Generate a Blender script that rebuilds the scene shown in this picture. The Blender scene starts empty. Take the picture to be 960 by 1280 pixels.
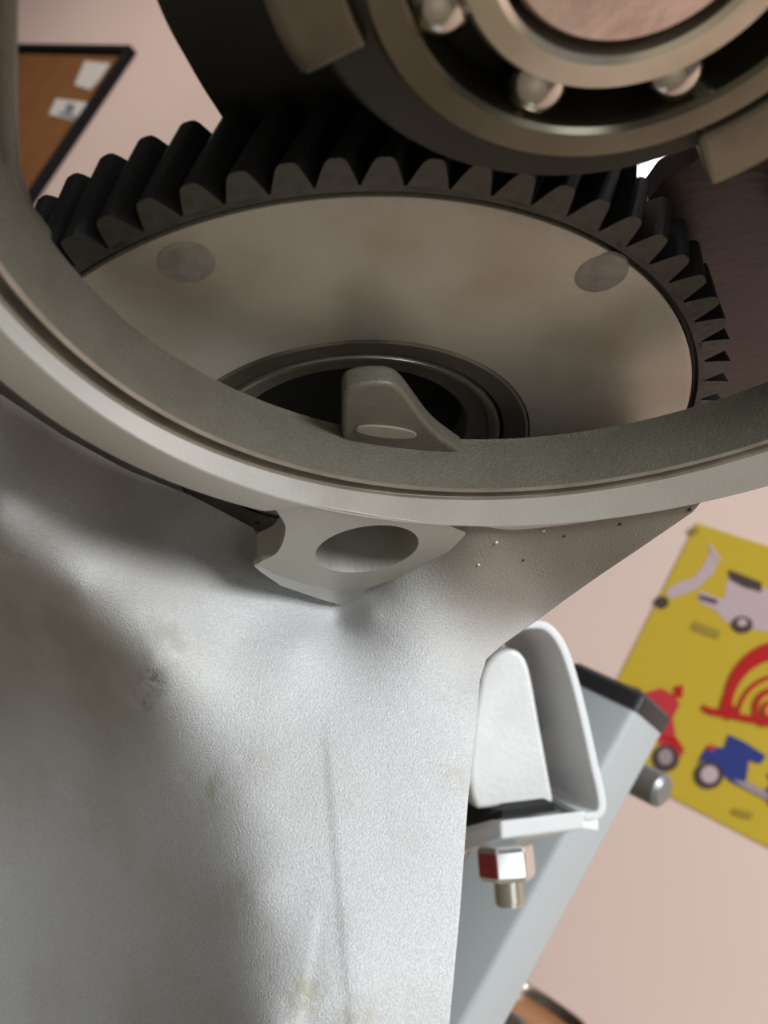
import bpy, bmesh, math, random
import numpy as np
from mathutils import Matrix, Vector
random.seed(4)
R = math.radians
scene = bpy.context.scene
COL = scene.collection

# ------------------------------------------------------------------ camera
F = 1250.0                                   # focal length in pixels of the 960x1280 frame
CAM = np.array([0.0, 0.0, 1.10])             # camera position in the room
up = np.array([0.485, -0.857, 0.168]); up /= np.linalg.norm(up)      # room axes seen by the camera (x right, y down, z ahead)
AX = np.array([0.70, 0.34, -0.62]); AX -= up * (AX @ up); AX /= np.linalg.norm(AX)
AY = np.cross(up, AX)
M = np.array([AX, AY, up])                   # camera coordinates -> room coordinates
cam_d = bpy.data.cameras.new('camera')
cam = bpy.data.objects.new('camera', cam_d); COL.objects.link(cam)
cam_d.sensor_fit = 'VERTICAL'; cam_d.sensor_height = 36.0; cam_d.sensor_width = 27.0
cam_d.lens = F / 1280 * 36.0
cam_d.clip_start = 0.005; cam_d.clip_end = 50
cx_, cy_, cz_ = M @ [1, 0, 0], M @ [0, -1, 0], M @ [0, 0, -1]
cam.matrix_world = Matrix([[cx_[i], cy_[i], cz_[i], CAM[i]] for i in range(3)] + [[0, 0, 0, 1]])
cam_d.dof.use_dof = True; cam_d.dof.focus_distance = 0.172; cam_d.dof.aperture_fstop = 27.0
scene.camera = cam

# ------------------------------------------------------------------ light
world = bpy.data.worlds.new('world'); scene.world = world; world.use_nodes = True
bg = world.node_tree.nodes['Background']
bg.inputs[0].default_value = (1.0, 0.90, 0.80, 1); bg.inputs[1].default_value = 0.10

def area(name, loc, target, sx, sy, power, col):
    l = bpy.data.lights.new(name, 'AREA'); l.shape = 'RECTANGLE'; l.size = sx; l.size_y = sy
    l.energy = power; l.color = col
    o = bpy.data.objects.new(name, l); COL.objects.link(o); o.location = loc
    o.rotation_euler = (Vector(target) - Vector(loc)).to_track_quat('-Z', 'Y').to_euler()
    return o
area('assumed_ceiling_lamp_light', (1.85, -0.95, 2.40), (0.05, 0.2, 1.1), 1.0, 0.7, 103, (0.93, 0.97, 1.0))  # assumed lamp out of view, inferred from how the casting is lit
area('assumed_side_window_light', (2.6, -1.4, 1.2), (0.1, 0.3, 1.05), 0.9, 1.0, 9, (0.9, 0.96, 1.0))  # assumed window out of view, placed so the nut facet reflects it
area('far_wall_fill_light', (-2.7, 0.15, 2.7), (-2.3, 1.35, 1.6), 0.9, 0.3, 6.5, (1.0, 0.93, 0.88))  # added fill that brightens the left part of the back wall
scene.view_settings.view_transform = 'Standard'; scene.view_settings.look = 'None'
scene.view_settings.gamma = 1; scene.view_settings.use_curve_mapping = False
scene.view_settings.exposure = 0.0

# ------------------------------------------------------------------ helpers
def ray(px, py): return np.array([(px - 480) / F, (py - 640) / F, 1.0])
def c2w(p): return CAM + M @ np.asarray(p, float)
def pix(px, py, d): return c2w(ray(px, py) * d)
# engine frame: origin at the gear centre, x right, y up the gear face, z out of the gear face
n_ = np.array([0.09435133, 0.87052779, -0.48298984])
ex_ = np.array([0.99553896, -0.0825035, 0.04577494])
ey_ = np.array([0.0, -0.48515413, -0.87442865])
C_ = np.array([(438.632 - 480) / F, (568.321 - 640) / F, 1]) * 0.17822
def e2c(p): return C_ + p[0] * ex_ + p[1] * ey_ + p[2] * n_
_w = [M @ v for v in (ex_, ey_, n_)]; _o = c2w(C_)
E2W = Matrix([[_w[0][i], _w[1][i], _w[2][i], _o[i]] for i in range(3)] + [[0, 0, 0, 1]])
def c2e(X): X = np.asarray(X) - C_; return np.array([X @ ex_, X @ ey_, X @ n_])
def onz(px, py, z): d = ray(px, py); return c2e(d * ((C_ @ n_ + z) / (d @ n_)))
def ony(px, py, h): d = ray(px, py); return c2e(d * ((C_ @ ey_ + h) / (d @ ey_)))
def depth_of(p): return e2c(p)[2]

def mesh(name, verts, faces, mat, parent=None, smooth=False, bevel=0, mats=None, fm=None, flat_angle=None):
    me = bpy.data.meshes.new(name)
    me.from_pydata([tuple(float(c) for c in v) for v in verts], [], faces); me.update()
    bm = bmesh.new(); bm.from_mesh(me); bmesh.ops.recalc_face_normals(bm, faces=bm.faces); bm.to_mesh(me); bm.free()
    o = bpy.data.objects.new(name, me); COL.objects.link(o)
    for m in (mats or [mat]): me.materials.append(m)
    if fm: 
        for p, k in zip(me.polygons, fm): p.material_index = k
    if parent is not None: o.parent = parent
    if smooth:
        for p in me.polygons: p.use_smooth = True
        if flat_angle:
            me.set_sharp_from_angle(angle=R(flat_angle))
    if bevel:
        b = o.modifiers.new('bevel', 'BEVEL'); b.width = bevel; b.segments = 3; b.limit_method = 'ANGLE'; b.angle_limit = R(35)
    return o
def empty(name, matrix=None, loc=None):
    o = bpy.data.objects.new(name, None); COL.objects.link(o); o.empty_display_size = .02
    if matrix is not None: o.matrix_world = matrix
    if loc is not None: o.location = [float(c) for c in loc]
    return o
def tag(o, label=None, cat=None, group=None, kind=None):
    if label: o['label'] = label
    if cat: o['category'] = cat
    if group: o['group'] = group
    if kind: o['kind'] = kind
    return o
def prism(front, back):
    """closed solid between two matching outlines"""
    n = len(front); v = list(front) + list(back)
    f = [list(range(n)), list(range(2 * n - 1, n - 1, -1))]
    f += [[i, (i + 1) % n, n + (i + 1) % n, n + i] for i in range(n)]
    return v, f
def loft(rings, closed_u=True, closed_v=False, cap=False):
    """rings: list of equal-length point lists"""
    k = len(rings[0]); v = [p for r in rings for p in r]; f = []
    nr = len(rings)
    for a in range(nr if closed_v else nr - 1):
        b = (a + 1) % nr
        for i in range(k if closed_u else k - 1):
            j = (i + 1) % k
            f.append([a * k + i, a * k + j, b * k + j, b * k + i])
    if cap:
        f.append(list(range(k))); f.append(list(range((nr - 1) * k + k - 1, (nr - 1) * k - 1, -1)))
    return v, f
def revolve(profile, cx=0, cy=0, n=96, a0=0, a1=360, closed=True):
    """profile [(r,z)] turned about the z axis; closed = the profile is a closed loop"""
    full = abs(a1 - a0) >= 359.9
    m = n if full else n + 1
    rings = []
    for r, z in profile:
        rings.append([(cx + r * math.cos(R(a0 + (a1 - a0) * i / n)), cy + r * math.sin(R(a0 + (a1 - a0) * i / n)), z) for i in range(m)])
    v, f = loft(rings, closed_u=full, closed_v=closed)
    if not full and closed:
        k = m; nr = len(profile)
        f.append([a * k for a in range(nr)]); f.append([a * k + k - 1 for a in range(nr)])
    return v, f
def spline(pts, per=8):
    pts = [np.array(p, float) for p in pts]; out = []
    P = [2 * pts[0] - pts[1]] + pts + [2 * pts[-1] - pts[-2]]
    for i in range(1, len(P) - 2):
        for k in range(per):
            t = k / per; a, b, c, d = P[i - 1], P[i], P[i + 1], P[i + 2]
            out.append(.5 * (2 * b + (c - a) * t + (2 * a - 5 * b + 4 * c - d) * t * t + (3 * b - a - 3 * c + d) * t ** 3))
    out.append(pts[-1]); return out

# ------------------------------------------------------------------ materials
def mat(name, col, rough=.5, metal=0., spec=.5, var=0., vscale=20., var_col=None, bump=0., bscale=400., bdist=.0003,
        coat=0., coords='Object', stretch=None, emit=None, emit_s=0, lo=.4, hi=.7, rvar=0., speck=0., sscale=3000.):
    m = bpy.data.materials.new(name); m.use_nodes = True
    nt = m.node_tree; b = nt.nodes['Principled BSDF']; L = nt.links.new
    b.inputs['Base Color'].default_value = (*col, 1); b.inputs['Roughness'].default_value = rough
    b.inputs['Metallic'].default_value = metal; b.inputs['Specular IOR Level'].default_value = spec
    if coat: b.inputs['Coat Weight'].default_value = coat; b.inputs['Coat Roughness'].default_value = .15
    if emit: b.inputs['Emission Color'].default_value = (*emit, 1); b.inputs['Emission Strength'].default_value = emit_s
    if var or bump or rvar:
        tc = nt.nodes.new('ShaderNodeTexCoord'); src = tc.outputs[coords]
        if stretch:
            mp = nt.nodes.new('ShaderNodeMapping'); mp.inputs['Scale'].default_value = stretch; L(src, mp.inputs[0]); src = mp.outputs[0]
    if var or rvar:
        nz = nt.nodes.new('ShaderNodeTexNoise'); nz.inputs['Scale'].default_value = vscale; nz.inputs['Detail'].default_value = 6
        L(src, nz.inputs[0])
        rp = nt.nodes.new('ShaderNodeMapRange'); rp.inputs[1].default_value = lo; rp.inputs[2].default_value = hi
        L(nz.outputs[0], rp.inputs[0])
        if var:
            rp.inputs[4].default_value = var
            mx = nt.nodes.new('ShaderNodeMix'); mx.data_type = 'RGBA'
            mx.inputs[6].default_value = (*col, 1); mx.inputs[7].default_value = (*(var_col or tuple(c * .5 for c in col)), 1)
            L(rp.outputs[0], mx.inputs[0]); L(mx.outputs[2], b.inputs['Base Color'])
    if speck:
        base_out = b.inputs['Base Color'].links[0].from_socket
        ns = nt.nodes.new('ShaderNodeTexNoise'); ns.inputs['Scale'].default_value = sscale; ns.inputs['Detail'].default_value = 2; L(src, ns.inputs[0])
        ms = nt.nodes.new('ShaderNodeMapRange'); ms.inputs[1].default_value = .3; ms.inputs[2].default_value = .7; ms.inputs[3].default_value = 1 - speck; ms.inputs[4].default_value = 1 + speck; L(ns.outputs[0], ms.inputs[0])
        hs = nt.nodes.new('ShaderNodeHueSaturation'); L(base_out, hs.inputs['Color']); L(ms.outputs[0], hs.inputs['Value']); L(hs.outputs[0], b.inputs['Base Color'])
    if bump:
        nb = nt.nodes.new('ShaderNodeTexNoise'); nb.inputs['Scale'].default_value = bscale; nb.inputs['Detail'].default_value = 4
        L(src, nb.inputs[0])
        bp = nt.nodes.new('ShaderNodeBump'); bp.inputs['Strength'].default_value = bump; bp.inputs['Distance'].default_value = bdist
        L(nb.outputs[0], bp.inputs['Height']); L(bp.outputs[0], b.inputs['Normal'])
    return m

CAST = mat('cast_aluminium', (.475, .478, .474), .62, .12, .25, var=.55, vscale=38, var_col=(.36, .34, .29), bump=.9, bscale=3200, bdist=.0002, lo=.5, hi=.78, speck=.13)
MACH = mat('machined_aluminium', (.41, .39, .34), .42, .4, .5, var=.6, vscale=60, var_col=(.33, .305, .255), bump=.25, bscale=1400, bdist=.0002)
RIMM = mat('bright_machined_rim', (.54, .535, .50), .38, .4, .5, var=.5, vscale=80, var_col=(.43, .415, .37), bump=.25, bscale=1500, bdist=.0002)
INNER = mat('oiled_inner_casting', (.15, .137, .105), .5, .3, .5, var=.5, vscale=150, var_col=(.11, .10, .073), bump=.6, bscale=2600, bdist=.0002, speck=.16, sscale=2600)
PLATE = mat('gear_face_steel', (.47, .44, .365), .42, .45, .5, var=.7, vscale=55, var_col=(.34, .27, .20), bump=.12, bscale=900, bdist=.0002, lo=.45, hi=.72, speck=.06)
RIVET = mat('rivet_steel', (.30, .285, .25), .5, .4, .5, var=.7, vscale=400, var_col=(.2, .19, .16), bump=.4, bscale=900)
GEAR = mat('dark_oiled_steel', (.012, .0115, .010), .5, .0, .25, var=.5, vscale=220, var_col=(.014, .013, .012))
TEETH = mat('worn_tooth_face', (.078, .073, .058), .45, .4, .5, var=.8, vscale=500, var_col=(.05, .047, .037), bump=.3, bscale=1200)
HUBM = mat('hub_steel', (.17, .155, .12), .35, .5, .5, var=.5, vscale=120, var_col=(.10, .09, .07))
HUBL = mat('hub_ring_steel', (.27, .25, .205), .32, .6, .5, var=.5, vscale=120, var_col=(.2, .18, .14))
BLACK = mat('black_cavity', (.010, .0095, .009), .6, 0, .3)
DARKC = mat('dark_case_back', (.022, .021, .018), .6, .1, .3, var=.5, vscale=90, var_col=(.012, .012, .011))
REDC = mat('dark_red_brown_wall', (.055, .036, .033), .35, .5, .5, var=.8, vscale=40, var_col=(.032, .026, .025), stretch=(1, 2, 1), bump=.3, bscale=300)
RACE = mat('bearing_race_steel', (.20, .185, .135), .2, .9, .5, var=.9, vscale=60, var_col=(.13, .115, .085))
RACEI = mat('inner_race_steel', (.74, .68, .57), .2, .85, .5, var=.8, vscale=60, var_col=(.42, .37, .26))
BALL = mat('bearing_ball_steel', (.50, .46, .40), .10, 1.0)
SHAFT = mat('copper_toned_shaft_end', (.92, .76, .68), .2, .85, .5, var=.8, vscale=70, var_col=(.66, .47, .41), bump=.3, bscale=250)
WEB = mat('crank_web_steel', (.20, .175, .125), .35, .7, .5, var=.9, vscale=60, var_col=(.07, .062, .048))

# ------------------------------------------------------------------ the room
WALLM = mat('pink_plaster', (.82, .62, .54), .85, 0, .2, var=.5, vscale=3, var_col=(.79, .58, .495), bump=.15, bscale=60, bdist=.002)
FLOORM = mat('brown_floor', (.27, .235, .18), .5, 0, .4, var=.6, vscale=8, var_col=(.20, .17, .13))
WD = 1.35                                       # distance of the back wall
def box(x0, x1, y0, y1, z0, z1):
    v = [(x, y, z) for x in (x0, x1) for y in (y0, y1) for z in (z0, z1)]
    return v, [[0, 1, 3, 2], [4, 6, 7, 5], [0, 4, 5, 1], [2, 3, 7, 6], [0, 2, 6, 4], [1, 5, 7, 3]]
def onwall(px, py, off=0.0):
    d = M @ ray(px, py); return CAM + d * ((WD - off) / d[1])
wg = onwall(848, 215)                            # added window, put here so the gap in the casting shows bright
wx0, wx1, wz0, wz1 = wg[0] - .13, wg[0] + .13, wg[2] - .13, wg[2] + .13
wb = empty('wall_back', loc=(0, WD, 0)); tag(wb, kind='structure')
def wpart(x0, x1, z0, z1): 
    mesh('plaster', *box(x0, x1, 0, .12, z0, z1), WALLM, wb)
HC = 2.9
wpart(-6, wx0, 0, HC); wpart(wx1, 3.2, 0, HC); wpart(wx0, wx1, 0, wz0); wpart(wx0, wx1, wz1, HC)
ce = mesh('ceiling', *box(-6, 3.2, -2.5, WD + .12, HC, HC + .05), mat('white_ceiling', (.55, .57, .59), .9)); tag(ce, kind='structure')
SIDEM = mat('pale_grey_plaster', (.32, .335, .345), .9)
for nm_, bb_ in (('wall_left', (-6.1, -6, -2.6, WD + .12)), ('wall_right', (3.2, 3.3, -2.6, WD + .12)), ('wall_front', (-6, 3.2, -2.6, -2.5))):
    tag(mesh(nm_, *box(bb_[0], bb_[1], bb_[2], bb_[3], 0, HC), SIDEM), kind='structure')
win = empty('added_window_1', loc=((wx0 + wx1) / 2, WD + .06, wz0)); tag(win, kind='structure')  # added window, hidden by the engine except through the casting gap
WFR = mat('added_window_frame_white', (.8, .8, .8), .5)
GLOW_PANE = mat('added_glowing_pane', (.8, .9, 1), .2, 0, .5, emit=(.86, .92, 1.0), emit_s=4.0)  # added glowing surface that makes the casting gap look bright
hw = (wx1 - wx0) / 2; hh = wz1 - wz0
for a in ((-hw, -hw + .02, 0, hh), (hw - .02, hw, 0, hh), (-hw + .02, hw - .02, 0, .02), (-hw + .02, hw - .02, hh - .02, hh)):
    mesh('added_window_frame', *box(a[0], a[1], -.02, .02, a[2], a[3]), WFR, win)
mesh('added_pane', *box(-hw + .02, hw - .02, -.003, .003, .02, hh - .02), GLOW_PANE, win)
fl = mesh('floor', *box(-6, 3.2, -2.5, WD + .12, -.05, 0), FLOORM); tag(fl, kind='structure')

# ------------------------------------------------------------------ poster
def poly_on_wall(pts, off, thick=.0006):
    fr = [onwall(x, y, off) for x, y in pts]
    bk = [p + np.array([0, thick, 0]) for p in fr]
    return fr, bk
YEL = mat('yellow_poster_paper', (.60, .42, .035), .5, 0, .4, var=.3, vscale=5, var_col=(.55, .385, .035))
pc = onwall(866, 653); pb = onwall(733, 942)
px0, ptop, pbot = (pc[0] + pb[0]) / 2, pc[2], pb[2]
PW = (ptop - pbot) * 1.45
poster = empty('scooter_poster', loc=(px0 + PW / 2, WD - .002, pbot))
tag(poster, 'yellow paper poster with scooters and a red emblem on the pink wall', 'poster')
def to_local(o, pts):
    l = np.array(o.location); return [np.asarray(p) - l for p in pts]
mesh('sheet', *box(-PW / 2, PW / 2, -.001, .0018, 0, ptop - pbot), YEL, poster)
PINKP = mat('print_pale_lilac', (.56, .42, .44), .6); DKP = mat('print_dark_brown', (.07, .045, .04), .6)
REDP = mat('print_red', (.50, .012, .012), .5); BLUEP = mat('print_blue', (.030, .045, .22), .5); TXT = mat('print_olive', (.36, .25, .03), .6)
REDS = mat('print_scooter_red', (.55, .04, .05), .5); GREYP = mat('print_grey_lilac', (.36, .27, .30), .6)
lev = [0]
def flatp(name, pts, m, parent, lift=None):
    lev[0] += 1
    off = .0034 + .00011 * lev[0]
    fr, bk = poly_on_wall(pts, off, .0001)
    return mesh(name, *prism(to_local(poster, fr), to_local(poster, bk)), m, parent)
def ell(cx, cy, a, b, rot=0, n=20):
    return [(cx + a * math.cos(2 * math.pi * i / n) * math.cos(rot) - b * math.sin(2 * math.pi * i / n) * math.sin(rot),
             cy + a * math.cos(2 * math.pi * i / n) * math.sin(rot) + b * math.sin(2 * math.pi * i / n) * math.cos(rot)) for i in range(n)]
def group_print(name, items):
    first = None
    for (nm, pts, m) in items:
        o = flatp(nm if first is not None else name, pts, m, poster if first is None else first)
        if first is None: first = o
    return first
# lilac scooter (top)
group_print('printed_scooter', [
    ('rear_panel', [(910, 722), (958, 736), (985, 752), (985, 792), (940, 786), (905, 776), (898, 764), (905, 750)], PINKP),
    ('rear_wheel', ell(927, 781, 14, 11), DKP), ('rear_wheel_hub', ell(928, 778, 6, 5), PINKP),
    ('leg_shield', [(888, 690), (899, 695), (893, 715), (872, 735), (850, 745), (836, 748), (833, 738), (848, 728), (868, 722), (880, 706)], PINKP),
    ('floorboard', [(873, 738), (905, 750), (900, 766), (873, 752)], PINKP), ('running_board', [(874, 743), (897, 750), (896, 756), (874, 749)], DKP),
    ('front_wheel', ell(827, 753, 9, 8), DKP),
    ('seat', [(910, 712), (922, 716), (952, 728), (952, 740), (930, 734), (912, 724)], DKP),
    ('handlebar', [(884, 680), (890, 682), (902, 700), (896, 703)], PINKP)])
flatp('caption_line', [(867, 776), (901, 789), (897, 799), (863, 787)], TXT, poster)
# red scooter (partly hidden by the post)
group_print('printed_scooter', [
    ('body', [(806, 866), (826, 860), (842, 868), (850, 880), (841, 897), (845, 925), (856, 938), (848, 950), (820, 925), (800, 895)], REDS),
    ('seat', [(780, 855), (800, 861), (808, 872), (795, 872), (778, 862)], DKP),
    ('handlebar', [(842, 858), (854, 856), (853, 872), (843, 872)], REDP),
    ('front_wheel', ell(832, 948, 17, 17), DKP), ('front_wheel_hub', ell(832, 946, 9, 10), GREYP), ('mudguard', [(826, 918), (846, 922), (856, 938), (846, 936), (832, 926)], REDP)])
# blue scooter
group_print('printed_scooter', [
    ('body', [(876, 945), (885, 932), (905, 935), (911, 918), (932, 928), (958, 945), (950, 955), (936, 950), (934, 968), (930, 985), (915, 978), (900, 965), (886, 955)], BLUEP),
    ('rear_panel', ell(985, 1000, 30, 20, .5), BLUEP), ('rear_wheel', ell(1000, 1026, 17, 16), DKP), ('rear_wheel_hub', ell(1001, 1024, 9, 9), PINKP), ('seat', [(958, 968), (975, 968), (1008, 985), (1004, 993), (968, 980)], DKP),
    ('floor_tube', [(915, 974), (930, 985), (960, 1000), (962, 992), (936, 978)], GREYP),
    ('front_wheel', ell(886, 969, 18, 17), DKP), ('front_wheel_hub', ell(887, 968, 11, 11), PINKP),
    ('mudguard', [(872, 955), (880, 940), (900, 944), (906, 962), (894, 952), (882, 950)], BLUEP), ('lamp', [(884, 932), (892, 930), (894, 938), (886, 939)], REDS)])
flatp('caption_line', [(918, 1010), (942, 1016), (939, 1024), (915, 1017)], TXT, poster)
# red round emblem: outer arc, inner spiral and bar
def arc_band(cx, cy, r0, r1, a0, a1, n=28, taper=None):
    o, i = [], []
    for k in range(n + 1):
        t = k / n; a = R(a0 + (a1 - a0) * t); w = 1 if taper is None else taper(t)
        rm = (r0 + r1) / 2; h = (r1 - r0) / 2 * w
        o.append((cx + (rm + h) * math.cos(a), cy + (rm + h) * math.sin(a))); i.append((cx + (rm - h) * math.cos(a), cy + (rm - h) * math.sin(a)))
    return o + i[::-1]
em = flatp('red_emblem', [(878, 880), (886, 884), (1078, 922), (1080, 934), (985, 912), (888, 893), (878, 888)], REDP, poster)
flatp('emblem_arc', arc_band(983, 884, 62, 84, 168, 372, n=48, taper=lambda t: .35 + .65 * min(1, t * 2.5) * min(1, (1 - t) * 2.5 + .3)), REDP, em)
flatp('emblem_arc', arc_band(978, 900, 52, 60, 185, 350, taper=lambda t: .5 + .5 * t), REDP, em)
flatp('emblem_arc', arc_band(968, 886, 20, 27, 120, 420), REDP, em)
flatp('emblem_arc', arc_band(965, 888, 8, 13, 0, 300), REDP, em)
flatp('emblem_wedge', [(905, 868), (921, 886), (915, 892), (900, 886)], REDP, em)
PIN = mat('pin_head', (.30, .22, .05), .4)
flatp('pin', ell(868, 663, 5, 5), PIN, poster)

# ------------------------------------------------------------------ cork board
bc = onwall(172, 66); bl = onwall(20, 44); bb = onwall(48, 248)
BX1, BZ1 = bc[0], bc[2]; BW, BH = 1.1, .85
cork = empty('cork_board', loc=(BX1 - BW / 2, WD - .02, BZ1 - BH))
tag(cork, 'brown cork notice board with black frame on the pink wall', 'notice board')
FRM = mat('black_board_frame', (.006, .0055, .006), .6, 0, .2); CORK = mat('brown_cork', (.25, .105, .035), .8, 0, .2, var=.6, vscale=14, var_col=(.19, .075, .025))
mesh('cork_panel', *box(-BW / 2 + .03, BW / 2 - .03, .004, .019, .03, BH - .03), CORK, cork)
fw = .02
for a in ((-BW / 2, BW / 2, BH - fw, BH), (-BW / 2, BW / 2, 0, fw), (-BW / 2, -BW / 2 + fw, fw, BH - fw), (BW / 2 - fw, BW / 2, fw, BH - fw)):
    mesh('frame_rail', *box(a[0], a[1], -.012, .019, a[2], a[3]), FRM, cork, bevel=.003)
PAPER = mat('white_paper', (.72, .66, .60), .7); INK = mat('grey_print', (.18, .19, .22), .7)
def note(name, pts, label):
    fr, bk = poly_on_wall(pts, .0172, .0006)
    o = mesh(name, *prism(fr, bk), PAPER); tag(o, label, 'paper'); return o
note('paper_note', [(106, 76), (138, 79), (124, 100), (112, 112), (93, 106)], 'plain pale paper pinned on cork board near the frame corner')
nt_ = note('paper_note', [(70, 123), (112, 128), (104, 153), (61, 143)], 'white paper with grey print pinned lower on cork board')
for q in ([(84, 129), (94, 131), (90, 142), (80, 140)], [(74, 139), (98, 146), (97, 150), (73, 143)]):
    fr, bk = poly_on_wall(q, .0178, .0003); mesh('print_mark', *prism(fr, bk), INK, nt_)

# ------------------------------------------------------------------ stool far right
sc = c2w(ray(652, 1280) * 1.08)
SEAT = mat('orange_brown_vinyl', (.42, .17, .03), .35, 0, .5, var=.5, vscale=12, var_col=(.30, .11, .02)); CHR = mat('chrome_trim', (.34, .26, .22), .15, 1)
st = empty('round_stool', loc=(sc[0], sc[1], 0)); tag(st, 'round stool with orange brown seat and chrome rim beside the pink wall', 'stool')
sh = c2w(ray(684, 1260) * 1.17)[2]
v, f = revolve([(.0001, sh + .003), (.080, sh + .002), (.096, sh - .003), (.099, sh - .02), (.096, sh - .04), (.0001, sh - .04)], n=48, closed=False); mesh('seat', v, f, SEAT, st, True, flat_angle=40)
v, f = revolve([(.097, sh + .006), (.100, sh + .012), (.106, sh + .012), (.110, sh + .006), (.110, sh - .03), (.106, sh - .036), (.097, sh - .036)], n=48); mesh('rim', v, f, CHR, st, True, flat_angle=40)
for k in range(4):
    a = R(45 + 90 * k); t0 = np.array([.08 * math.cos(a), .08 * math.sin(a), sh - .04]); t1 = np.array([.14 * math.cos(a), .14 * math.sin(a), 0])
    r0 = [t0 + .011 * np.array([math.cos(q), math.sin(q), 0]) for q in np.linspace(0, 2 * math.pi, 12, endpoint=False)]
    r1 = [t1 + .011 * np.array([math.cos(q), math.sin(q), 0]) for q in np.linspace(0, 2 * math.pi, 12, endpoint=False)]
    mesh('leg', *loft([r0, r1], cap=True), CHR, st, True, flat_angle=40)

# ------------------------------------------------------------------ stand post
GREY = mat('grey_painted_steel', (.37, .40, .405), .4, 0, .5, var=.25, vscale=30, var_col=(.34, .36, .365))
CAPM = mat('black_plastic', (.014, .014, .015), .42, 0, .5); RUB = mat('black_rubber', (.012, .012, .012), .7, 0, .3)
BOLT = mat('zinc_bolt', (.24, .24, .235), .4, .7)
W_ = .044; WY = .0155; yaw = R(-10)
corner = pix(795, 889, .45)
d1 = np.array([math.cos(yaw), math.sin(yaw), 0]); d2 = np.array([-math.sin(yaw), math.cos(yaw), 0])
pcent = corner - d1 * W_ / 2 + d2 * W_ / 2
pa = corner - pix(581, 1280, .424); pa /= np.linalg.norm(pa)
pz = pa; px_ = d1 - pa * (d1 @ pa); px_ /= np.linalg.norm(px_); py_ = np.cross(pz, px_)
ptop_c = corner - px_ * W_ / 2 + py_ * WY
zt = ptop_c[2] / pa[2]; pbase = ptop_c - pa * zt
stand = empty('engine_stand', matrix=Matrix([[px_[i], py_[i], pz[i], pbase[i]] for i in range(3)] + [[0, 0, 0, 1]]))
tag(stand, 'grey square steel stand post with black plastic end cap', 'stand')
def sq(h, z, r=.004):
    o = []
    for sx, sy, a in ((1, 1, 0), (-1, 1, 90), (-1, -1, 180), (1, -1, 270)):
        for k in range(5):
            q = R(a + 22.5 * k); o.append((sx * (h - r) + r * math.cos(q), sy * (h - W_ / 2 + WY - r) + r * math.sin(q), z))
    return o
mesh('post_tube', *loft([sq(W_ / 2, .0), sq(W_ / 2, zt)], cap=True), GREY, stand, True, flat_angle=30)
mesh('end_cap', *loft([sq(W_ / 2 + .0006, zt), sq(W_ / 2 + .0006, zt + .0075), sq(W_ / 2 - .0015, zt + .0095)], cap=True), CAPM, stand, True, flat_angle=30)


# bolt through the far side of the post
bp = pix(818, 984, .487)
def hexa(c, axis, r, h, rot=0, n=6):
    axis = np.array(axis, float); axis /= np.linalg.norm(axis)
    a = np.cross(axis, [0.3, .2, .9]); a /= np.linalg.norm(a); b = np.cross(axis, a)
    r0 = [c + r * (math.cos(rot + 2 * math.pi * i / n) * a + math.sin(rot + 2 * math.pi * i / n) * b) for i in range(n)]
    return [r0, [p + axis * h for p in r0]]
sb = empty('clamp_bolt', loc=bp); tag(sb, 'round grey bolt end sticking out behind the stand post', 'bolt')
z3 = np.zeros(3)
rg = hexa(z3 - d1 * .012, d1, .0085, .016, n=24); rg.append([p * np.array([1, 1, 1]) + 0 for p in hexa(d1 * .006, d1, .0062, .0, n=24)[0]])
mesh('bolt_head', *loft(rg, cap=True), BOLT, sb, True, flat_angle=40)

# ------------------------------------------------------------------ bracket
BRK = mat('pale_painted_bracket', (.66, .67, .67), .38, 0, .5, var=.3, vscale=60, var_col=(.58, .59, .60)); LUG = mat('pale_cast_lug', (.66, .66, .65), .5, .2, .5, var=.5, vscale=70, var_col=(.55, .54, .52), bump=.5, bscale=500)
D = np.array([-.30, .02, .95]); D /= np.linalg.norm(D)
DB = .345
path = spline([(560, 812), (606, 792), (645, 779), (674, 776), (692, 784), (708, 806), (722, 845), (736, 900), (748, 955), (757, 995), (757, 1014), (748, 1024), (730, 1027)], 6)
tn = []
for i, p in enumerate(path):
    a = path[max(i - 1, 0)]; b = path[min(i + 1, len(path) - 1)]; t = b - a; t /= np.linalg.norm(t); tn.append(np.array([-t[1], t[0]]))   # inward normal (left of travel)
TH = 10.0
outer = [ray(*p) * DB for p in path]; inner = [ray(*(p + TH * q)) * DB for p, q in zip(path, tn)]
brk_o = c2w(ray(690, 1035) * DB)
brk = empty('mounting_bracket', loc=brk_o); tag(brk, 'pale bent strap bracket bolted to the grey stand post', 'bracket')
rings = []
for o_, i_ in zip(outer, inner):
    rings.append([c2w(o_) - brk_o, c2w(i_) - brk_o, c2w(i_ + D * .050) - brk_o, c2w(o_ + D * .050) - brk_o])
mesh('strap', *loft(rings, cap=True), BRK, brk, True, bevel=.0006, flat_angle=40)
dn = np.array([.05, .998, .02]); dn /= np.linalg.norm(dn)
P0 = ray(560, 1050) * .368; P1 = ray(626, 1026) * DB; P2 = ray(728, 1013) * DB; P3 = ray(748, 1018) * (DB + .004)
foot = [P0, P1, P2, P3, P3 + D * .05, P0 + D * .05]
mesh('foot_plate', *prism([c2w(p) - brk_o for p in foot], [c2w(p + dn * .0062) - brk_o for p in foot]), BRK, brk, bevel=.0008)
pad = [ray(560, 1044) * .372, ray(628, 1021) * (DB + .002), ray(694, 1013) * (DB + .002), ray(694, 1013) * (DB + .002) + D * .045, ray(560, 1044) * .372 + D * .045]
rp = mesh('rubber_pad', *prism([c2w(p - dn * .0022) for p in pad], [c2w(p + dn * .0004) for p in pad]), RUB)
tag(rp, 'thin black rubber pad on the pale bracket foot', 'rubber pad')
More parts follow.
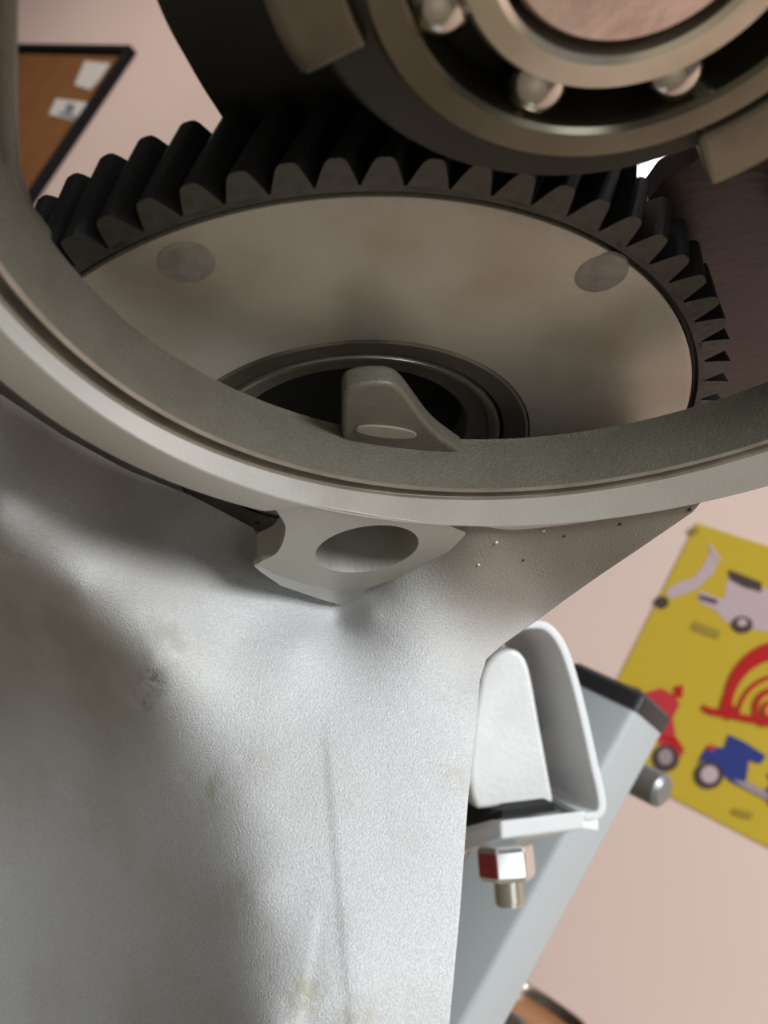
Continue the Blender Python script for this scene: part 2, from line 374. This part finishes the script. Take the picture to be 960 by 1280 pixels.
# short bar that fixes the strap to the post, behind the strap
A_ = c2w(ray(735, 912) * DB + D * .036); B_ = pix(704, 930, .452)
u_ = B_ - A_; u_ /= np.linalg.norm(u_); a_ = np.cross(u_, [0, 0, 1.]); a_ /= np.linalg.norm(a_); b_ = np.cross(u_, a_)
bar = [[P - brk_o + .007 * (math.cos(w) * a_ + math.sin(w) * b_) for w in np.linspace(0, 2 * math.pi, 16, endpoint=False)] for P in (A_, B_)]
mesh('fixing_bar', *loft(bar, cap=True), BOLT, brk, True, flat_angle=40)

# nut and bolt under the foot
NUT = mat('bright_zinc_nut', (.86, .86, .84), .12, 1); NUTR = mat('red_nut_facet', (.30, .03, .035), .3, .2)
STEELT = mat('zinc_thread', (.55, .53, .46), .28, .9)
nc = ray(631, 1056) * (DB + .002)
ax_n = np.array([.07, .975, -.20]); ax_n /= np.linalg.norm(ax_n)
def hexring(c, r, rot, n=6):
    a = np.cross(ax_n, [0, 0, 1.]); a /= np.linalg.norm(a); b = np.cross(ax_n, a)
    return [c2w(c + r * (math.cos(rot + 2 * math.pi * i / n) * a + math.sin(rot + 2 * math.pi * i / n) * b)) for i in range(n)]
nut_o = c2w(nc)
nut = empty('nut_and_bolt', loc=nut_o); tag(nut, 'shiny zinc nut with one red facet and bolt end under bracket foot', 'nut')
ROT = R(55)
rr = [[p - nut_o for p in hexring(nc + ax_n * t, r, ROT)] for t, r in ((0, .0094), (.0018, .0100), (.0098, .0100), (.0116, .0090))]
v, f = loft(rr, cap=True)
nut_body = mesh('nut_body', v, f, NUT, nut, mats=[NUT, NUTR], bevel=.0005)
cand = []
for p in nut_body.data.polygons:
    nw = M.T @ np.array(p.normal)
    if p.area > 4e-5 and nw[2] < -.1 and abs(nw[1]) < .5: cand.append((nw[0], p.index))
nut_body.data.polygons[min(cand)[1]].material_index = 1  # leftmost facet in view coloured red
th = []
for k in range(30):
    t = .0108 + k * .00032; r = .0050 + (.0004 if k % 3 == 1 else 0)
    if k > 27: r = .0042
    th.append([c2w(nc + ax_n * t + 0) * 0 + p for p in hexring(nc + ax_n * t, r, 0, 20)])
bo = c2w(nc + ax_n * .0108)
bolt = mesh('threaded_shank', *loft([[p - nut_o for p in q] for q in th], cap=True), STEELT, nut, True, flat_angle=50)

# ------------------------------------------------------------------ crankcase
case = empty('engine_crankcase', matrix=E2W); tag(case, 'pale cast aluminium engine crankcase with round flange and flared arm', 'engine case')
RR, RFR, RL, RO = (.0295, .0790, .0647), (.0295, .0824, .0664), (.0337, .0819, .0738), (.0270, .0790, .0722)
RC = (.0300, .0805); NA = 288
def circ_r(a, cx, cy, r):
    """distance from the ring centre RC to a circle, in direction a"""
    dx, dy = RC[0] - cx, RC[1] - cy; ca, sa = math.cos(a), math.sin(a)
    b = dx * ca + dy * sa; c = dx * dx + dy * dy - r * r
    return -b + math.sqrt(max(b * b - c, 0))
rear = lambda a: circ_r(a, *RR)
front = lambda a: circ_r(a, *RFR)
lip = lambda a: max(circ_r(a, *RL), front(a) + .0036)
def fout(a):
    full = max(circ_r(a, *RO), lip(a) + .0004); g = math.degrees(a) % 360
    k = max(0., min(1., min((g - 234) / 4, (266 - g) / 4)))      # narrow where the bolt boss takes over
    return full * (1 - k) + (lip(a) + .0004) * k
ZF = .0215
prof = [(lambda a: rear(a), 0.00850), (lambda a: rear(a) + .0001, 0.00950), (lambda a: front(a) - .0002, 0.01890), (lambda a: front(a) + .0003, 0.01925),
        (lambda a: front(a) + .0006, .0190), (lambda a: front(a) + .0009, .0174), (lambda a: front(a) + .0019, .0174), (lambda a: front(a) + .0023, .0190), (lambda a: front(a) + .0028, .0192),
        (lambda a: lip(a) - .0003, ZF - .0001), (lambda a: lip(a), ZF), (lambda a: fout(a) - .0004, ZF), (lambda a: fout(a), ZF - .0004), (lambda a: fout(a) - .001, 0.01100), (lambda a: rear(a) + .0015, 0.00850)]
rings = []
for fn, z in prof:
    rings.append([(RC[0] + fn(a) * math.cos(a), RC[1] + fn(a) * math.sin(a), z) for a in (2 * math.pi * i / NA for i in range(NA))])
v, f = loft(rings, closed_v=True)
fm = []
for a in range(len(prof)):
    k = 0 if a in (0, 1, 13, 14) else 1 if a in (2, 3, 4, 5, 6, 7) else 2 if a in (8, 9) else 3
    fm += [k] * NA
GROOVE = mat('machined_groove', (.36, .335, .28), .3, .6, .5, var=.6, vscale=160, var_col=(.2, .18, .14))
mesh('flange_ring', v, f, None, case, True, mats=[INNER, GROOVE, RIMM, MACH], fm=fm, flat_angle=22)

# bolt boss on the flange: plate with a blind hole
bossp = spline([(330, 620), (348, 642), (357, 662), (347, 690), (322, 704)], 5)[:-1] + spline([(322, 705), (345, 717), (380, 729), (420, 737), (452, 739)], 5)[:-1] + spline([(452, 739), (470, 732), (498, 722), (540, 700), (562, 688), (582, 668)], 5) + [(560, 656), (480, 647), (400, 633)]
bo2 = [onz(x, y, ZF - .0001) for x, y in bossp]
hole = ell(458.5, 686, 65.5, 28, R(-9), 40)
ho = [onz(x, y, ZF - .0001) for x, y in hole]
def holed_plate(outer, hole, zdepth, floor_depth):
    bm = bmesh.new()
    ov = [bm.verts.new(tuple(p)) for p in outer]; hv = [bm.verts.new(tuple(p)) for p in hole]
    es = [bm.edges.new((ov[i], ov[(i + 1) % len(ov)])) for i in range(len(ov))] + [bm.edges.new((hv[i], hv[(i + 1) % len(hv)])) for i in range(len(hv))]
    bmesh.ops.triangle_fill(bm, use_beauty=True, edges=es)
    ob = [bm.verts.new((v.co.x, v.co.y, v.co.z - zdepth)) for v in ov]
    for i in range(len(ov)):
        j = (i + 1) % len(ov); bm.faces.new((ov[i], ov[j], ob[j], ob[i]))
    hb = [bm.verts.new((v.co.x, v.co.y, v.co.z - floor_depth)) for v in hv]
    for i in range(len(hv)):
        j = (i + 1) % len(hv); bm.faces.new((hv[j], hv[i], hb[i], hb[j])).material_index = 1
    bm.faces.new(hb).material_index = 1
    bmesh.ops.recalc_face_normals(bm, faces=bm.faces)
    return bm
bm = holed_plate(bo2, ho, .0055, .011); me = bpy.data.meshes.new('bolt_boss'); bm.to_mesh(me); bm.free()
me.materials.append(MACH); me.materials.append(mat('bored_hole', (.36, .345, .30), .45, .3, var=.3, vscale=90))
o = bpy.data.objects.new('bolt_boss', me); COL.objects.link(o); o.parent = case
ledge = [(322, 705), (345, 717), (380, 729), (420, 737), (458, 736), (450, 757), (446, 763), (400, 750), (350, 733), (325, 716), (317, 709)]
le = [onz(x, y, ZF - .0009) for x, y in ledge]
mesh('boss_ledge', *prism(le, [p - np.array([0, 0, .0015]) for p in le]), RIMM, case, bevel=.0004)

# inner lug on the rim
tabp = spline([(428, 545), (429, 515), (430, 492), (440, 484), (462, 480), (488, 481), (503, 490), (520, 512), (536, 533), (549, 546), (564, 557), (580, 568)], 4) + [(570, 578), (440, 578)]
tf = [onz(x, y, .0112) for x, y in tabp]
mesh('inner_lug', *prism(tf, [p - np.array([0, 0, .0035]) for p in tf]), INNER, case, True, bevel=.0006, flat_angle=40)
fac = ell(483, 541, 38, 6.5, R(6), 24)
fa = [onz(x, y, .0116) for x, y in fac]; fb = [np.array([p[0], p[1], .0108]) for p in fa]
mesh('lug_facet', *prism(fa, fb), mat('worn_lug_facet', (.30, .275, .225), .4, .3), case, True, flat_angle=40)

# flared arm: smooth surface through control points, thickened
ctl = []
def cz(px, py, z): ctl.append((px, py, onz(px, py, z + .005)))
def cy(px, py, h): ctl.append((px, py, ony(px, py, h + .0115)))
# under the flange, left to right
for p in ((-250, 430, .001), (-120, 470, .001), (0, 520, .001), (100, 580, .0015), (200, 625, .002), (300, 660, .004), (350, 690, .008)): cz(*p)
for p in ((-150, 560, .008), (0, 590, .009), (100, 650, .0100), (200, 690, .0110), (290, 715, .0120), (340, 735, .0137), (425, 772, .0174), (385, 757, .0158)): cz(*p)
for p in ((470, 740, .0164), (462, 768, .0206), (500, 752, .0203), (500, 723, .0166), (540, 703, .0165), (580, 675, .0162), (620, 650, .0155)): cz(*p)
for p in ((700, 640, .0148), (800, 632, .0150), (880, 622, .0148)): cz(*p)
for p in ((640, 690, .0168), (720, 690, .0166), (800, 668, .0166), (860, 645, .0160), (745, 718, .0176), (671, 772, .0202), (650, 740, .0195), (600, 730, .0200), (560, 740, .0205)): cz(*p)
HB = -.0245
for p in ((610, 826, HB - .006), (598, 870, HB - .0025), (590, 950, HB - .0010), (582, 1060, HB - .0006), (572, 1180, HB - .0010), (562, 1300, HB - .0018)): cy(*p)
for p in ((560, 820, HB), (545, 900, HB + .0001), (535, 1000, HB + .0004), (525, 1120, HB + .0002), (515, 1290, HB - .0006)): cy(*p)
for p in ((470, 800, HB - .0004), (460, 880, HB + .0004), (450, 1000, HB + .0010), (440, 1120, HB + .0009), (440, 1290, HB + .0003)): cy(*p)
for p in ((380, 800, -.0245), (370, 900, -.0237), (370, 1000, -.0236), (370, 1120, -.0242), (385, 1290, -.0248)): cy(*p)
for p in ((290, 800, -.0225), (285, 900, -.0235), (300, 1000, -.0250), (320, 1120, -.0258), (340, 1290, -.0258)): cy(*p)
for p in ((190, 770, -.0150), (195, 825, -.0172), (203, 875, -.0235), (215, 930, -.0300), (230, 1030, -.0360), (245, 1150, -.0400), (255, 1290, -.0420)): cy(*p)
for p in ((95, 705, -.0035), (100, 732, -.0055), (104, 768, -.0135), (110, 820, -.0285), (120, 920, -.0480), (130, 1050, -.0580), (140, 1180, -.0640), (150, 1290, -.0670)): cy(*p)
for p in ((0, 640, .0105), (0, 658, .0080), (0, 690, -.0010), (0, 720, -.0130), (0, 800, -.0430), (0, 920, -.0700), (0, 1080, -.0880), (0, 1290, -.0980)): cy(*p)
for p in ((-130, 590, .008), (-130, 640, -.010), (-130, 740, -.048), (-130, 900, -.088), (-130, 1100, -.112), (-130, 1290, -.125)): cy(*p)
for p in ((-260, 600, -.04), (-260, 800, -.088), (-260, 1000, -.12), (-260, 1290, -.15)): cy(*p)
cp = np.array([[c[0] / 500., c[1] / 500.] for c in ctl]); cv = np.array([1.0 / depth_of(c[2]) for c in ctl])
def tps_k(d2): return np.where(d2 > 1e-12, .5 * d2 * np.log(d2 + 1e-12), 0)
d2_ = ((cp[:, None, :] - cp[None]) ** 2).sum(-1); N = len(cp)
A = np.zeros((N + 3, N + 3)); A[:N, :N] = tps_k(d2_) + np.eye(N) * 4e-4; A[:N, N] = 1; A[:N, N + 1:] = cp; A[N, :N] = 1; A[N + 1:, :N] = cp.T
sol = np.linalg.solve(A, np.r_[cv, 0, 0, 0])
def inv_depth(px, py):
    q = np.stack([np.asarray(px) / 500., np.asarray(py) / 500.], -1)
    k = tps_k(((q[..., None, :] - cp) ** 2).sum(-1))
    return k @ sol[:N] + sol[N] + q @ sol[N + 1:]
topc = np.array([(-260, 415), (-120, 462), (0, 492), (80, 545), (160, 588), (240, 620), (318, 660), (345, 712), (400, 736), (450, 748), (478, 724), (540, 694), (572, 666), (596, 650), (680, 634), (760, 632), (830, 626), (884, 618)], float)
rightc = np.array([(618, 884), (640, 866), (684, 802), (719, 750), (750, 706), (776, 671), (806, 628), (824, 608), (850, 600), (900, 596), (1000, 585), (1140, 575), (1330, 557)], float)  # (y, x)
topf = lambda x: np.interp(x, topc[:, 0], topc[:, 1])
rightf = lambda y: np.interp(y, rightc[:, 0], rightc[:, 1])
NU, NV = 190, 200
G = np.zeros((NV + 1, NU + 1, 2))
# grid lines: columns run from the flange line to the lower edge, drawn towards the right-hand outline
for i in range(NU + 1):
    s = i / NU
    xt = -260 + (884 + 260) * s; xb = -260 + (557 + 260) * s
    yt = float(topf(xt))
    for j in range(NV + 1):
        t = j / NV; y = yt + (1330 - yt) * t
        xr = float(rightf(y))
        # share of the width on this row
        w = t ** .55
        x = xt * (1 - w) + xb * w
        if i == NU: x = xr
        else: x = x + (xr - (884 * (1 - w) + 557 * w)) * s ** 5
        G[j, i] = (x, y)
ID = inv_depth(G[..., 0], G[..., 1])
X, Y = G[..., 0], G[..., 1]
def sstep(a, b, x): t = np.clip((x - a) / (b - a), 0, 1); return t * t * (3 - 2 * t)
pts = np.stack([(X - 480) / F, (Y - 640) / F, np.ones_like(X)], -1) / ID[..., None]
# faint cast seam and shallow facets down the arm
seam = 404 + (Y - 900) * .085
hgt = .0003 * sstep(-6, 6, X - seam) * (1 - sstep(0, 75, X - seam)) * sstep(880, 960, Y)
seam2 = 400 - (Y - 1130) * .16
hgt += -.00025 * sstep(-6, 6, X - seam2) * (1 - sstep(0, 50, X - seam2)) * sstep(1110, 1160, Y)
rng = np.random.default_rng(3)
for k in range(26):      # casting pits and blobs
    bx, by = rng.uniform(0, 590), rng.uniform(700, 1270); sg = rng.uniform(3, 7)
    hgt += rng.choice([-1, .6]) * .00012 * np.exp(-((X - bx) ** 2 + (Y - by) ** 2) / (2 * sg * sg))
for bx, by in ((186, 862), (196, 850), (176, 872)): hgt -= .0006 * np.exp(-((X - bx) ** 2 + (Y - by) ** 2) / (2 * 36))
pe = np.stack([(pts - C_) @ ex_, (pts - C_) @ ey_, (pts - C_) @ n_], -1)
pe[..., 1] += hgt
verts = [tuple(p) for p in pe.reshape(-1, 3)]; W1 = NU + 1
faces = [[j * W1 + i, j * W1 + i + 1, (j + 1) * W1 + i + 1, (j + 1) * W1 + i] for j in range(NV) for i in range(NU)]
# rounded right edge, then the sides and the back of the solid arm
loop = [(j, NU) for j in range(NV + 1)]
prev = [j * W1 + i for j, i in loop]
vd = np.array([(pts[j, i] / np.linalg.norm(pts[j, i])) for j, i in loop])
vde = np.stack([vd @ ex_, vd @ ey_, vd @ n_], -1)
tang = np.stack([np.ones(len(loop)), np.zeros(len(loop)), np.zeros(len(loop))], -1)
base = pe[:, NU]
for (back, inw) in ((.0012, .0002), (.003, .001), (.007, .003), (.02, .006), (.045, .010)):
    cur = len(verts)
    for k in range(len(loop)):
        q = base[k] + vde[k] * min(back, max(.001, (base[k][2] - .004) / abs(vde[k][2]))) - tang[k] * inw
        verts.append(tuple(q))
    faces += [[prev[k], cur + k, cur + k + 1, prev[k + 1]] for k in range(len(loop) - 1)]
    prev = list(range(cur, cur + len(loop)))
# back sheet
bk0 = len(verts); st_ = 10
bj = list(range(0, NV + 1, st_)); bi = list(range(0, NU + 1, 10))
for j in bj:
    for i in bi:
        d = pts[j, i] / np.linalg.norm(pts[j, i]); de = np.array([d @ ex_, d @ ey_, d @ n_]); verts.append(tuple(pe[j, i] + de * min(.045, max(.001, (pe[j, i][2] - .004) / abs(de[2]))) - np.array([.010, 0, 0]) * (i / NU)))
nb = len(bi)
faces += [[bk0 + a * nb + b, bk0 + a * nb + b + 1, bk0 + (a + 1) * nb + b + 1, bk0 + (a + 1) * nb + b] for a in range(len(bj) - 1) for b in range(nb - 1)]
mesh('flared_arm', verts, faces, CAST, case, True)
# oil and dirt stains on the arm, plus brownish shade painted in, fixed to the casting
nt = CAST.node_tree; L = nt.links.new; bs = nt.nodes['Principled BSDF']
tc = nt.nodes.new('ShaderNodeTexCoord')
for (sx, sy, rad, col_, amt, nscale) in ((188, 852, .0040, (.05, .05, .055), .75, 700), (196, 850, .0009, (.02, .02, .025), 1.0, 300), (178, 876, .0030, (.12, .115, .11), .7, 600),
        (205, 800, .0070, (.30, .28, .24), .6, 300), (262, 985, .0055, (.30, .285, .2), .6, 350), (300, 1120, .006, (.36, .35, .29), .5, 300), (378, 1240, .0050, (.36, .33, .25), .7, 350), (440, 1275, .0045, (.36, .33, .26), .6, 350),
        (572, 970, .0035, (.36, .33, .24), .6, 400), (15, 690, .004, (.2, .19, .17), .6, 500), (690, 680, .034, (.24, .215, .175), 1.0, 25), (790, 660, .034, (.24, .215, .175), 1.0, 30), (610, 680, .016, (.24, .215, .175), .9, 40), (170, 620, .022, (.27, .245, .21), .9, 45), (300, 680, .012, (.27, .245, .21), .8, 45), (20, 540, .02, (.27, .25, .215), .8, 45), (60, 790, .034, (.29, .27, .23), .8, 60), (-40, 860, .04, (.30, .285, .25), .7, 60)):  # closing entries: painted shade under the flange and at lower left
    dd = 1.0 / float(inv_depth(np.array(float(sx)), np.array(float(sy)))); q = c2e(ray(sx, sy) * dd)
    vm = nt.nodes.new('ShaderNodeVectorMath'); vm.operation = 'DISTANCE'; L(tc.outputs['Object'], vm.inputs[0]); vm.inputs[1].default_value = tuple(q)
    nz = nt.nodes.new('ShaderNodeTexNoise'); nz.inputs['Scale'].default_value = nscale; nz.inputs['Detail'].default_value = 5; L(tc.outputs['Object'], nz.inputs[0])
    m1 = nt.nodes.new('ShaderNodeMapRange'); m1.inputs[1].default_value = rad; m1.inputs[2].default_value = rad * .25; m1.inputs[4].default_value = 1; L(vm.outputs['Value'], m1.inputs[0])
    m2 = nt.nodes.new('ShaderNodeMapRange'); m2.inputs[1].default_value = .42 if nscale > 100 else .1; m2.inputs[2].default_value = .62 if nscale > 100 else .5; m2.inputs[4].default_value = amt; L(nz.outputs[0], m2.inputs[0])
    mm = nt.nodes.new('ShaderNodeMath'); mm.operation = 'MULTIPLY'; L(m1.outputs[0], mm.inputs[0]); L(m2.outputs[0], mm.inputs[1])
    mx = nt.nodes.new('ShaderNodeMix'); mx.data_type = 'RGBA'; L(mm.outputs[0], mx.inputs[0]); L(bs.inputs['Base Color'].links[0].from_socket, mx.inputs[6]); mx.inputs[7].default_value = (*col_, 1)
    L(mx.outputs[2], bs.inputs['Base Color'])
# specks of grit sitting on the casting beside the flange
GRIT = mat('black_grit', (.03, .03, .03), .6)
for k, (gx, gy, gr) in enumerate(((620, 678, .0004), (775, 655, .00035), (705, 670, .0003), (679, 663, .0004), (654, 700, .0003), (862, 637, .0004), (598, 706, .0003), (321, 655, .0005))):
    dd = 1.0 / float(inv_depth(np.array(float(gx)), np.array(float(gy)))); q = c2e(ray(gx, gy) * dd)
    v, f = loft([[(q[0] + r_ * math.cos(w_) * random.uniform(.8, 1.2), q[1] + r_ * math.sin(w_), q[2] + z_) for w_ in np.linspace(0, 2 * math.pi, 7, endpoint=False)] for r_, z_ in ((gr, -gr * .5), (gr * .9, gr * .4), (gr * .4, gr * .8))], cap=True)
    mesh('grit_speck', v, f, GRIT if k % 3 else RIMM, case, True)

# dark back walls of the case
def plate(name, pts, z, th, m, parent=case):
    fr = [onz(x, y, z) for x, y in pts]
    return mesh(name, *prism(fr, [p - np.array([0, 0, th]) for p in fr]), m, parent)
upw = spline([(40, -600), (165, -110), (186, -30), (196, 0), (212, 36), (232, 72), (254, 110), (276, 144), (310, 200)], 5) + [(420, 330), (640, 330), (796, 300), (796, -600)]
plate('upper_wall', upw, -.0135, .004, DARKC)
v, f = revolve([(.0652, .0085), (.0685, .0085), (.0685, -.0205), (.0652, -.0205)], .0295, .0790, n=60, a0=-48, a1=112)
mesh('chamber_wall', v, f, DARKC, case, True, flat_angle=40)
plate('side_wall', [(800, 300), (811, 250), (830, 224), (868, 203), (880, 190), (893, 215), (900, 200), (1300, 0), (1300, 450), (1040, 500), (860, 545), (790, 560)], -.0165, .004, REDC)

sw = [(-60, -80), (21, -80), (19, 60), (19, 170), (23, 232), (39, 284), (62, 314), (60, 400), (0, 380), (-60, 300)]
fr = [onz(x, y, .0086) for x, y in sw]
mesh('left_wall', *prism(fr, [p - np.array([0, 0, .004]) for p in fr]), INNER, case, bevel=.001)

# engine lug held in the bracket
lugp = spline([(596, 1012), (588, 985), (590, 930), (598, 868), (606, 836), (622, 817), (642, 812), (656, 822), (664, 845), (674, 900), (684, 955), (693, 1004)], 3)
ld = DB + .010
lf = [ray(*p) * ld for p in lugp]
lc = c2w(ray(640, 1004) * ld)
lug = mesh('engine_mount_lug', *prism([c2w(p) - lc for p in lf], [c2w(p + D * .04) - lc for p in lf]), LUG, None, True, bevel=.0015, flat_angle=35)
lug.location = lc; tag(lug, 'pale cast mount block sitting on rubber inside the strap bracket', 'mount block')

# cast arm that carries the mount block, behind the flared arm
ends = [[c2e(ray(x, y) * d) for x, y in pp] for pp, d in (([(500, 860), (556, 860), (556, 960), (500, 960)], .200), ([(556, 872), (592, 872), (592, 985), (556, 985)], .360), ([(562, 872), (591, 880), (589, 985), (562, 985)], .372))]
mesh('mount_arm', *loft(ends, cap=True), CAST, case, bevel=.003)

# ------------------------------------------------------------------ primary gear
gear = empty('primary_gear', matrix=E2W); tag(gear, 'large dark helical gear with riveted pale steel face plate', 'gear')
NT = 68; GW = .0115; TW = R(-5.2)
v, f = revolve([(.0320, 0), (.0588, 0), (.0598, -.0004), (.0598, -.003), (.0320, -.003)], n=160)
mesh('face_plate', v, f, PLATE, gear, True, flat_angle=40)
v, f = revolve([(.0600, -.0012), (.0606, -.0012), (.0609, -.0002), (.0619, -.0002), (.0619, -GW), (.0335, -GW), (.0335, -.0032), (.0600, -.0032)], n=160)
fm = []
for a in range(8): fm += [1 if a in (1, 2) else 0] * 160
ring = mesh('ring_gear', v, f, None, gear, True, mats=[GEAR, TEETH], fm=fm, flat_angle=40)
def tooth_mesh():
    secs = []; NS = 5
    for k in range(NS + 1):
        t = k / NS; z = -.0002 - (GW - .0002) * t; tw = TW * t
        prof = []
        for r, hw in ((.0612, .00275), (.0622, .0026), (.0640, .0020), (.0655, .00145), (.0661, .00105), (.0663, .0005), (.0663, -.0005), (.0661, -.00105), (.0655, -.00145), (.0640, -.0020), (.0622, -.0026), (.0612, -.00275)):
            a = hw / r + tw
            prof.append((r * math.cos(a), r * math.sin(a), z))
        secs.append(prof)
    return loft(secs, cap=True)
v, f = tooth_mesh()
A0 = R(84.6)
first = None
for k in range(NT):
    if first is None:
        t = mesh('tooth', v, f, None, ring, mats=[GEAR, TEETH]); me = t.data
        for p in me.polygons:
            if abs(p.normal.z) > .9: p.material_index = 1
        first = t
    else:
        t = first.copy(); COL.objects.link(t); t.parent = ring
    t.rotation_euler = (0, 0, A0 + k * 2 * math.pi / NT + random.uniform(-.0015, .0015))
for (px, py) in ((233, 328), (752, 342)):
    p = onz(px, py, 0)
    v, f = revolve([(.0001, .00025), (.0034, .0002), (.0038, .0001), (.0040, -.0004), (.0001, -.0004)], p[0], p[1], n=32, closed=False)
    mesh('rivet', v, f, RIVET, gear, True, flat_angle=40)
for a in (112 - 126, 112 + 63, 112 + 126, 49 + 180):
    v, f = revolve([(.0001, .00025), (.0034, .0002), (.0038, .0001), (.0040, -.0004), (.0001, -.0004)], .0555 * math.cos(R(a)), .0555 * math.sin(R(a)), n=24, closed=False)
    mesh('rivet', v, f, RIVET, gear, True, flat_angle=40)
v, f = revolve([(.0319, -.0002), (.0313, .0001), (.0276, -.0009), (.0273, -.0020), (.0273, -.012), (.0319, -.012)], n=96); mesh('hub_collar', v, f, HUBM, gear, True, flat_angle=30)
v, f = revolve([(.0271, -.0018), (.0266, -.0008), (.0260, -.0008), (.0250, -.0022), (.0218, -.0026), (.0212, -.0034), (.0212, -.012), (.0271, -.012)], n=96); mesh('hub_ring', v, f, HUBL, gear, True, flat_angle=30)
v, f = revolve([(.0211, -.0085), (.0001, -.0085), (.0001, -.011), (.0211, -.011)], n=64); mesh('hub_floor', v, f, DARKC, gear, True, flat_angle=30)
hp = onz(546, 500, -.0084)
v, f = revolve([(.0001, -.0083), (.0022, -.0083), (.0022, -.0090), (.0001, -.0090)], hp[0], hp[1], n=24); mesh('hub_hole', v, f, BLACK, gear)

# ------------------------------------------------------------------ crankshaft and bearing
BC = (.0281, .0985)
crank = empty('crankshaft', matrix=E2W); tag(crank, 'steel crankshaft with coppery round shaft end above the gear', 'crankshaft')
v, f = revolve([(.0001, .0095), (.0119, .0095), (.0125, .0088), (.0125, -.012), (.0001, -.012)], BC[0], BC[1] + .0006, n=72, closed=False); mesh('shaft_end', v, f, SHAFT, crank, True, flat_angle=30)
v, f = revolve([(.0130, .0015), (.0262, .0015), (.0262, .0060), (.0315, .0060), (.0322, .0052), (.0322, -.006), (.0130, -.006)], *BC, n=96); mesh('web_disc', v, f, mat('dark_web_steel', (.030, .027, .020), .45, .3, var=.6, vscale=60), crank, True, flat_angle=30)  # disc coloured darker than the lobes
def lobe(a0, a1, r0, r1, z0, z1):
    v, f = revolve([(r0, z1), (r1 - .001, z1), (r1, z1 - .001), (r1, z0), (r0, z0)], *BC, n=30, a0=a0, a1=a1)
    mesh('counterweight_lobe', v, f, WEB, crank, True, bevel=.0008, flat_angle=35)
lobe(158, 206, .0270, .0350, -.006, .0075)
lobe(-64, -20, .0275, .0365, -.006, .0090)
brg = empty('ball_bearing', matrix=E2W); tag(brg, 'steel ball bearing with open races around the shaft end', 'bearing')
v, f = revolve([(.0131, .0095), (.0138, .0100), (.0164, .0100), (.0169, .0094), (.0165, .006), (.0165, .002), (.0131, .002)], *BC, n=96); mesh('inner_race', v, f, RACEI, brg, True, flat_angle=30)
v, f = revolve([(.0218, .0094), (.0223, .0100), (.0252, .0100), (.0258, .0092), (.0258, .0018), (.0218, .0018)], *BC, n=96); mesh('outer_race', v, f, RACE, brg, True, flat_angle=30)
v, f = revolve([(.0166, .0030), (.0217, .0030), (.0217, .0020), (.0166, .0020)], *BC, n=72); mesh('dark_cage', v, f, BLACK, brg, True, flat_angle=30)
bm = bmesh.new(); bmesh.ops.create_uvsphere(bm, u_segments=24, v_segments=16, radius=.0037); bme = bpy.data.meshes.new('ball'); bm.to_mesh(bme); bm.free()
for p in bme.polygons: p.use_smooth = True
bme.materials.append(BALL)
for a in tuple(-155 + 45 * k for k in range(8)):
    b = bpy.data.objects.new('ball', bme); COL.objects.link(b); b.parent = brg
    b.location = (BC[0] + .0191 * math.cos(R(a)), BC[1] + .0191 * math.sin(R(a)), .0058)
